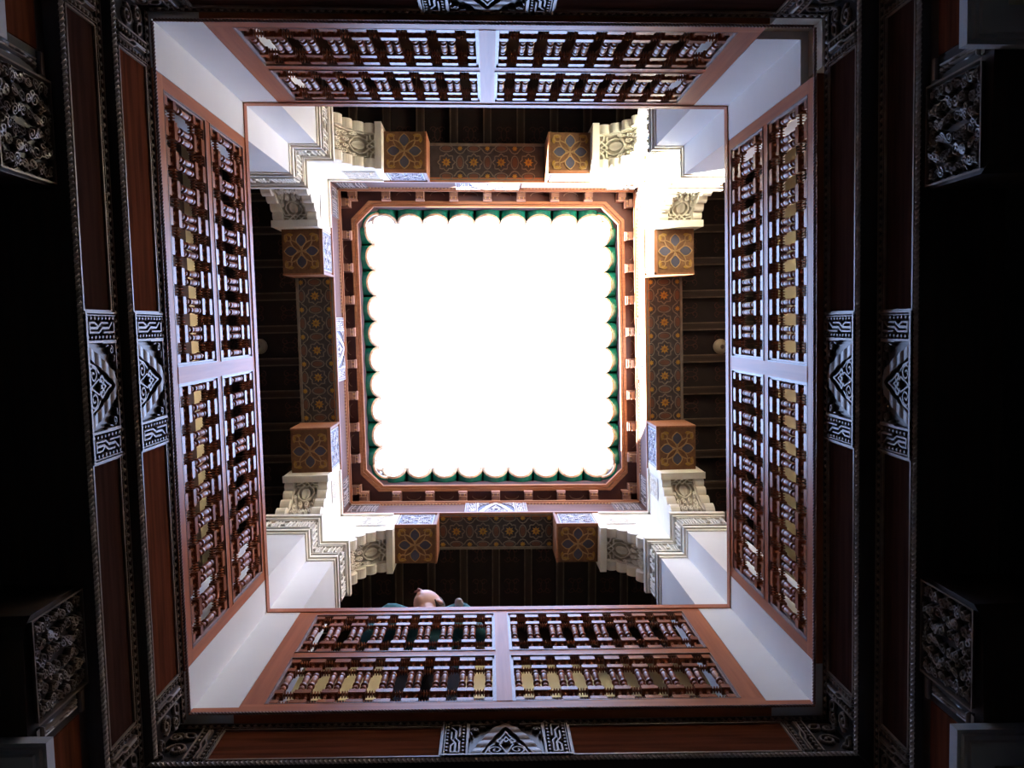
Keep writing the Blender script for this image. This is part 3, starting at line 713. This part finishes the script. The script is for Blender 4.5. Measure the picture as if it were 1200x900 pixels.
# ------------------------------------------------------------------ 6. FRIEZES below the gallery (two stepped rows)
ZF = [(2.665, 2.945), (2.405, 2.655)]
for sd_ in order:
    L = SIDE[sd_][2]
    for row, (za, zb) in enumerate(ZF):
        n0 = (N1, N2)[row][sd_]; Lr = L+n0; hh = zb-za
        nm = 'upper' if row == 0 else 'lower'
        th = Thing('frieze_beam', sd_, 0, n0+0.05, za, '%s dark carved frieze beam with red boards and rope moulding, %s side' % (nm, WORD[sd_]), 'frieze', 'carved frieze beams below the balustrades')
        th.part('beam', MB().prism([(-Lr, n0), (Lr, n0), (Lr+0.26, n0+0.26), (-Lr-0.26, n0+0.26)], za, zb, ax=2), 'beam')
        th.part('rope_moulding', rope(MB(), -Lr, Lr, n0-0.002, za+0.008, 0.0095, 0.032), 'rope')
        # chain border along the upper edge
        g = grid(lambda X, Y: np.maximum(lozenges(X, Y-0.017, 0.026, 0.012), (np.minimum(Y, 0.034-Y) < 0.0035)*1.0), -Lr, Lr, 0, 0.034, int(2*Lr/0.0034), 12,
                 lambda u, v, h, n0=n0, zb=zb: (u, n0-0.001-h, zb-0.042+v), 0.009)
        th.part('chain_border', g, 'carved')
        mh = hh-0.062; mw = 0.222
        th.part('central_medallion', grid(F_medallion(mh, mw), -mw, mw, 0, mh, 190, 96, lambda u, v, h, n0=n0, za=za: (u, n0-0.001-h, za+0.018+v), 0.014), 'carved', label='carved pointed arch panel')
        ew = 0.19
        for s in (-1, 1):
            a, b = sorted((s*(mw+0.006), s*(Lr-ew)))
            zz0, zz1 = za+0.026, zb-0.056
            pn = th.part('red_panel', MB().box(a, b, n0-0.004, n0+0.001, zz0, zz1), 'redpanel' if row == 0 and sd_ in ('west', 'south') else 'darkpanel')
            fr = MB().box(a-0.004, b+0.004, n0-0.010, n0+0.001, zz0-0.007, zz0).box(a-0.004, b+0.004, n0-0.010, n0+0.001, zz1, zz1+0.007)
            fr.box(a-0.006, a, n0-0.010, n0+0.001, zz0, zz1).box(b, b+0.006, n0-0.010, n0+0.001, zz0, zz1)
            th.part('fillet', fr, 'carved', parent=pn)
            def F_end(X, Y, mh=mh):
                H = np.zeros(X.shape)
                for c_ in (0.012, 0.058): H = np.maximum(H, lozenges(Y, X-c_, 0.024, 0.0095)*(np.abs(X-c_) < 0.0095))
                kx = [[(0.026, 0.01), (0.026, mh*0.5), (0.038, mh*0.62), (0.038, mh*0.95)], [(0.037, 0.01), (0.037, mh*0.38), (0.047, mh*0.5), (0.047, mh*0.95)]]
                H = np.maximum(H, raised(X, Y, kx, 0.0045, 0.3))
                P = [spiral(0.115, mh*0.35, 0.035, 0.006, 0, 1.5), spiral(0.145, mh*0.72, 0.028, 0.005, 2, -1.4), leaf(0.08, mh*0.7, 0.05, 0.016, 0.6), leaf(0.15, mh*0.15, 0.04, 0.013, 0.2)]
                H = np.maximum(H, raised(X, Y, P, 0.0065)); H = np.maximum(H, (np.abs(X-0.0705) < 0.003)*1.0)
                return np.maximum(H, (X < 0.004)*1.0)
            g = grid(F_end, 0, ew-0.012, 0, mh, 74, 60, lambda u, v, h, n0=n0, za=za, s=s, Lr=Lr: (s*(Lr-ew+0.008+u), n0-0.001-h, za+0.018+v), 0.012)
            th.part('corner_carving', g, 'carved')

struct('trim_soffit', sq_ring(0.0455, 0.20, 2.9465, 2.961), 'beam', label='dark soffit between balustrades and friezes')
# ------------------------------------------------------------------ 7. GROUND FLOOR: carved corbels, capitals, piers
ABZ = (2.02, 2.085)
NL = {'west': 0.090, 'east': 0.115, 'south': 0.115, 'north': 0.10}
for cn, (cx, cy, su, sv, word) in CORN.items():
    o, eu, ev = corner_frame(cx, cy, su, sv)
    r = link('courtyard_pier', None, None, (o.x, o.y, -1.5))
    tag(r, 'pale plaster pier with a stepped grey capital at the %s corner of the photo' % word, 'pillar', 'ground floor piers')
    def W(mb):
        mb.v = [(a*eu.x+b*ev.x, a*eu.y+b*ev.y, c+1.5) for a, b, c in mb.v]; return mb
    a0 = 0.345
    def sq(d): return [(-a0-d, 0.03-d), (0.03-d, 0.03-d), (0.03-d, -a0-d), (0.62, -a0-d), (0.62, 0.62), (-a0-d, 0.62)]
    mb = MB()
    for i, (z0_, z1_, d) in enumerate(((2.03, 2.045, 0.0), (2.045, 2.06, 0.010), (2.06, 2.095, 0.020))): mb.prism(sq(d-0.012), z0_, z1_, ax=2)
    link('stepped_capital', W(mb).mesh('stepped_capital', 'abacus'), r)
    link('shaft', W(MB().prism(sq(-0.075), -1.5, 2.03, ax=2)).mesh('shaft', 'shaft'), r)
for sd_ in order:
    L = SIDE[sd_][2]; n0 = NL[sd_]
    for s in (-1, 1):
        ew = t_end_word(sd_, s)
        J = s*(L-0.36); T = s*(L-0.665 if s*1 else 0); T = s*(L-0.652)
        th = Thing('carved_wood_corbel', sd_, J, n0+0.12, 2.10, 'dark carved wooden corbel under the lower frieze, %s end of the %s side' % (ew, WORD[sd_]), 'corbel', 'dark carved corbels above the piers')
        z0_, z1_ = 2.10, 2.402; hcut = 0.035
        back = s*(L+0.05)
        poly = [(T, z1_), (T, z0_+0.05), (T+s*0.02, z0_+0.02), (T+s*0.05, z0_+0.01), (J, z0_), (back, z0_), (back, z1_)]
        th.part('body', MB().prism(poly, n0, n0+0.26), 'beam')
        wv = abs(J-T)-0.01; c_ = (J+T)/2; hv = z1_-z0_-0.032
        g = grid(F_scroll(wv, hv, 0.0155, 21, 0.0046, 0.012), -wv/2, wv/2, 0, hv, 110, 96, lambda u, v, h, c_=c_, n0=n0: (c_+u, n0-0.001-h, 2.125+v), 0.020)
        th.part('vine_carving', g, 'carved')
        a, b = sorted((J+s*0.07, s*(L+0.03)))
        th.part('red_panel', MB().box(a, b, n0-0.005, n0+0.001, z0_+0.03, z1_-0.05), 'redpanel')
        g = grid(F_script(0.06, 0.25, 5), 0, 0.06, 0, 0.25, 22, 70, lambda u, v, h, J=J, s=s, n0=n0: (J+s*(0.004+u), n0-0.001-h, 2.12+v), 0.012)
        th.part('side_carving', g, 'carved')

# ------------------------------------------------------------------ 8. gallery doors and lamps
def door(side, t0, t1, z1, lab):
    th = Thing('door', side, (t0+t1)/2, GD[side]-0.02, 2.96, lab, 'door'); GW = GD[side]
    th.part('frame', MB().box(t0-0.07, t0, GW-0.05, GW-0.001, 2.96, z1+0.07).box(t1, t1+0.07, GW-0.05, GW-0.001, 2.96, z1+0.07).box(t0, t1, GW-0.05, GW-0.001, z1, z1+0.07), 'doorwood')
    for a, b in ((t0, (t0+t1)/2-0.003), ((t0+t1)/2+0.003, t1)):
        lf = th.part('leaf', MB().box(a, b, GW-0.03, GW-0.001, 2.97, z1), 'doorwood')
        for k in range(4):
            za = 3.05+k*(z1-3.1)/4; th.part('raised_panel', MB().box(a+0.05, b-0.05, GW-0.045, GW-0.03, za, za+(z1-3.1)/4-0.06), 'doorwood', parent=lf)
door('north', -1.0, -0.15, 5.6, 'dark panelled double door seen through the left part of the top balustrade')
door('north', 0.15, 1.0, 5.6, 'dark panelled double door seen through the right part of the top balustrade')
lamp_glass = MB().lathe([(0.02, -0.050), (0.036, -0.044), (0.048, -0.030), (0.050, -0.014), (0.046, 0.0)], seg=24)
lamp_rim = MB().lathe([(0.046, -0.010), (0.056, -0.008), (0.058, 0.004), (0.052, 0.012)], seg=24)
lamp_cap = MB().lathe([(0.010, -0.060), (0.016, -0.052), (0.018, -0.046)], seg=16)
for sd_, x, y, lab in (('east', 1.786, 0.167, 'round cream ceiling lamp beside the right balustrade'), ('west', -1.727, 0.163, 'round dull ceiling lamp half hidden behind the left handrail')):
    p = MM(x, y, 6.36); r = link('round_lamp', None, None, p); tag(r, lab, 'lamp', 'round gallery ceiling lamps')
    link('globe', lamp_glass.mesh('globe', 'lampglass', smooth=True), r); link('rim', lamp_rim.mesh('rim', 'lampglass'), r); link('cap', lamp_cap.mesh('cap', 'bead'), r)

# ------------------------------------------------------------------ 9. the person at the bottom balustrade
import bmesh
def rod(p, q, r0, r1, seg=10):
    """tapered rod with round ends between two points"""
    p, q = Vector(p), Vector(q); d = (q-p); l = d.length; z = d.normalized(); x = z.orthogonal().normalized(); y = z.cross(x)
    prof = [(0.3*r0, -0.9*r0), (0.75*r0, -0.6*r0), (r0, 0)]+[(r0+(r1-r0)*k/4, l*k/4) for k in (1, 2, 3)]+[(r1, l), (0.75*r1, l+0.6*r1), (0.3*r1, l+0.9*r1)]
    vs_, fs = [], []
    for r, h in prof:
        for k in range(seg):
            a = 2*PI*k/seg; v = p+z*h+x*(r*math.cos(a))+y*(r*math.sin(a)); vs_.append(tuple(v))
    for i in range(len(prof)-1):
        for k in range(seg): fs.append((i*seg+k, i*seg+(k+1) % seg, (i+1)*seg+(k+1) % seg, (i+1)*seg+k))
    fs.append(tuple(range(seg-1, -1, -1))); fs.append(tuple((len(prof)-1)*seg+k for k in range(seg)))
    return vs_, fs
def blob(c, rx, ry, rz, mtx=None, seg=20, rings=12, fn=None):
    vs_, fs = [], []
    for i in range(rings+1):
        th_ = PI*(i+0.02)/(rings+0.04)
        for k in range(seg):
            a = 2*PI*k/seg; v = Vector((math.sin(th_)*math.cos(a), math.sin(th_)*math.sin(a), math.cos(th_)))
            v = fn(v) if fn else v
            v = Vector((v.x*rx, v.y*ry, v.z*rz)); v = (mtx @ v if mtx else v)+Vector(c); vs_.append(tuple(v))
    for i in range(rings):
        for k in range(seg): fs.append((i*seg+k, (i+1)*seg+k, (i+1)*seg+(k+1) % seg, i*seg+(k+1) % seg))
    fs.append(tuple(range(seg))); fs.append(tuple(rings*seg+k for k in range(seg-1, -1, -1)))
    return vs_, fs
PX, PY, PZ0 = -0.345, 1.69, 2.962
pr_ = link('person', None, None, (PX, PY, PZ0))
tag(pr_, 'person in a teal jacket behind the bottom balustrade, head tipped back', 'person')
HC = Vector((-0.352, 1.556, 4.530))                      # middle of the head
face = Vector((-0.42, -0.80, 0.42)).normalized()
right = face.cross(Vector((0.10, 0, 1))).normalized(); up = right.cross(face).normalized()
HM = Matrix((right, face, up)).transposed()              # local x right, y towards the face, z crown
def head_fn(v):
    x, y, z = v
    q = 1.0
    if z < 0: x *= 1-0.30*(-z)**1.3; y *= 1-0.10*(-z)                 # jaw narrows
    if y > 0.3 and -0.15 < z < 0.22: y -= 0.07*math.exp(-((abs(x)-0.38)/0.20)**2-((z-0.04)/0.13)**2)   # eye sockets
    y += 0.09*math.exp(-(x/0.5)**2-((z-0.25)/0.14)**2)*(y > 0)        # brow
    y += 0.30*math.exp(-(x/0.15)**2)*max(0, min(1, (0.16-z)/0.42))*(1 if z > -0.28 else max(0, 1-(-0.28-z)/0.08))*(y > 0.2)   # nose
    y += 0.07*math.exp(-(x/0.28)**2-((z+0.50)/0.07)**2)*(y > 0)       # lips
    y += 0.12*math.exp(-(x/0.30)**2-((z+0.88)/0.16)**2)*(y > -0.2)    # chin
    if y < 0 and z < -0.3: y *= 0.80
    return Vector((x, y, z))
parts = [blob(HC, 0.077, 0.096, 0.118, HM, 72, 56, head_fn)]
for s_ in (-1, 1):
    parts.append(blob(HC+HM @ Vector((s_*0.078, -0.008, -0.010)), 0.010, 0.020, 0.032, HM @ Matrix.Rotation(s_*0.3, 3, 'Z'), 14, 10))
NK = Vector((PX, 1.575, 4.345)); CH = Vector((PX, 1.60, 4.20)); BL_ = Vector((PX+0.01, 1.64, 4.02)); HP = Vector((PX+0.02, 1.68, 3.86))
parts += [rod(NK+Vector((0, 0.01, -0.03)), HC+HM @ Vector((0, -0.025, -0.07)), 0.060, 0.056, 16)]
def torso(g):
    return [blob(CH, 0.168+g, 0.105+g, 0.20+g, None, 24, 14), blob(BL_, 0.145+g, 0.098+g, 0.18+g, None, 24, 14), blob(HP, 0.165+g, 0.110+g, 0.13+g, None, 24, 12)]
SH = [Vector((PX-0.185, 1.518, 4.296)), Vector((PX+0.185, 1.525, 4.300))]
EL = [Vector((PX-0.27, 1.56, 4.090+0.03)), Vector((PX+0.27, 1.56, 4.12))]
WR = [Vector((PX-0.10, 1.500, 4.10)), Vector((PX+0.10, 1.500, 4.10))]
parts += torso(0)
for k in (0, 1):
    parts += [rod(CH+Vector(((-1, 1)[k]*0.06, -0.02, 0.11)), SH[k], 0.065, 0.056), rod(SH[k], EL[k], 0.050, 0.040), rod(EL[k], WR[k], 0.040, 0.026)]
HIPJ = [HP+Vector((-0.085, 0, -0.04)), HP+Vector((0.085, 0, -0.04))]
KN = [Vector((PX-0.09, 1.64, 3.43)), Vector((PX+0.13, 1.66, 3.43))]; AN = [Vector((PX-0.10, 1.72, 3.045)), Vector((PX+0.15, 1.76, 3.045))]
for k in (0, 1): parts += [rod(HIPJ[k], KN[k], 0.082, 0.055, 14), rod(KN[k], AN[k], 0.055, 0.036, 14)]
# hands lie on the handrail: palm, four fingers of different lengths, thumb
for k in (0, 1):
    s_ = (1, -1)[k]; w0 = WR[k]; d = Vector((s_*0.92, -0.30, -0.10)).normalized(); sd2 = Vector((0, 0, 1)).cross(d).normalized()
    parts.append(rod(w0, w0+d*0.050, 0.024, 0.030, 12))
    pc = w0+d*0.045
    for i, (o_, ln) in enumerate(((-0.030, 0.058), (-0.010, 0.070), (0.010, 0.066), (0.029, 0.052))):
        b0 = pc+sd2*o_+d*0.012; b1 = b0+d*ln*0.55+Vector((0, 0, 0.004)); b2 = b1+d*ln*0.40+Vector((0, 0, -0.016))
        parts += [rod(b0, b1, 0.0095, 0.0085, 8), rod(b1, b2, 0.0085, 0.0072, 8)]
    tb0 = w0+d*0.02+sd2*(-0.022*s_); tb1 = tb0+(d*0.6-sd2*s_).normalized()*0.035; parts += [rod(tb0, tb1, 0.012, 0.010, 8), rod(tb1, tb1+(d-sd2*s_*0.3).normalized()*0.026, 0.010, 0.008, 8)]
def fuse(name, plist, m, vox, parent, label=None):
    mb = MB()
    for a, b in plist: mb.add([(v[0]-PX, v[1]-PY, v[2]-PZ0) for v in a], b)
    me = mb.mesh(name, m); o = link(name, me, parent)
    r_ = o.modifiers.new('remesh', 'REMESH'); r_.mode = 'VOXEL'; r_.voxel_size = vox; r_.use_smooth_shade = True
    sm = o.modifiers.new('smooth', 'SMOOTH'); sm.factor = 0.5; sm.iterations = 3
    if label: o['label'] = label
    return o
body = fuse('body', parts, 'skin', 0.0055, pr_)
jk = torso(0.016)[:2]+[rod(NK+Vector((0, 0.015, -0.08)), NK+Vector((0, 0.012, -0.01)), 0.095, 0.068, 18)]
for k in (0, 1): jk += [rod(CH+Vector(((-1, 1)[k]*0.06, -0.02, 0.11)), SH[k], 0.080, 0.070, 14), rod(SH[k], EL[k], 0.066, 0.053, 14), rod(EL[k], WR[k]-(WR[k]-EL[k]).normalized()*0.02, 0.053, 0.036, 14)]
jk.append(blob(HP+Vector((0, 0, 0.05)), 0.178, 0.125, 0.10, None, 24, 10))
fuse('jacket', jk, 'teal', 0.008, pr_, 'teal jacket')
tr2 = [blob(HP+Vector((0, 0, -0.02)), 0.176, 0.120, 0.11, None, 24, 12)]
for k in (0, 1): tr2 += [rod(HIPJ[k], KN[k], 0.094, 0.070, 14), rod(KN[k], AN[k], 0.070, 0.056, 14)]
fuse('trousers', tr2, 'navy', 0.010, pr_, 'dark trousers')
for k in (0, 1):
    fuse('shoe', [rod(AN[k]+Vector((0, 0.03, -0.035)), AN[k]+Vector((0, -0.14, -0.042)), 0.040, 0.034, 14), rod(AN[k]+Vector((0, 0.02, 0.0)), AN[k]+Vector((0, 0, -0.03)), 0.045, 0.042, 12)], 'navy', 0.008, pr_)
# white scarf end over the shoulder
sc = SH[1]+Vector((-0.010, -0.012, 0.042))
fuse('scarf', [rod(sc+Vector((-0.03, 0.05, 0.0)), sc+Vector((0.0, -0.02, 0.005)), 0.026, 0.028, 12), rod(sc+Vector((0.0, -0.02, 0.005)), sc+Vector((0.0, -0.09, -0.13)), 0.028, 0.022, 12)], 'white', 0.008, pr_, 'white scarf end over one shoulder')
def hair_fn(v):
    x, y, z = v
    lim = 0.35+0.55*max(0, y)
    if z < lim-0.35 and y > -0.35: x *= 0.90; y = y*0.90; 
    if y > 0.45 or (y > 0.25 and z < 0.3): x *= 0.90; y *= 0.85; z *= 0.93
    if z < -0.45: x *= 0.7; y *= 0.7
    return Vector((x, y, z))
fuse('hair', [blob(HC+HM @ Vector((0, -0.010, 0.006)), 0.085, 0.101, 0.1235, HM, 48, 36, hair_fn)], 'hair', 0.005, pr_, 'short greying hair')
for s_ in (-1, 1):
    ec = HC+HM @ Vector((s_*0.030, 0.0735, 0.004))
    e_ = MB(); e_.add(*blob(ec-Vector((PX, PY, PZ0)), 0.0125, 0.0125, 0.0105, HM, 16, 10)); eo = link('eye', e_.mesh('eye', 'eye', smooth=True), pr_)
    i_ = MB(); i_.add(*blob(ec+HM @ Vector((0, 0.0085, 0.001))-Vector((PX, PY, PZ0)), 0.0055, 0.0045, 0.0055, HM, 12, 8)); link('iris', i_.mesh('iris', 'iris', smooth=True), eo)
l_ = MB(); l_.add(*blob(HC+HM @ Vector((0, 0.0975, -0.055))-Vector((PX, PY, PZ0)), 0.022, 0.006, 0.006, HM, 16, 8)); link('lips', l_.mesh('lips', 'lip', smooth=True), pr_)

for s_ in (-1, 1):
    b_ = MB(); q0, q1 = HC+HM @ Vector((s_*0.018, 0.088, 0.026)), HC+HM @ Vector((s_*0.046, 0.078, 0.026)); o3 = Vector((PX, PY, PZ0))
    b_.add(*rod(q0-o3, q1-o3, 0.0045, 0.003, 8)); link('eyebrow', b_.mesh('eyebrow', 'hair', smooth=True), pr_)
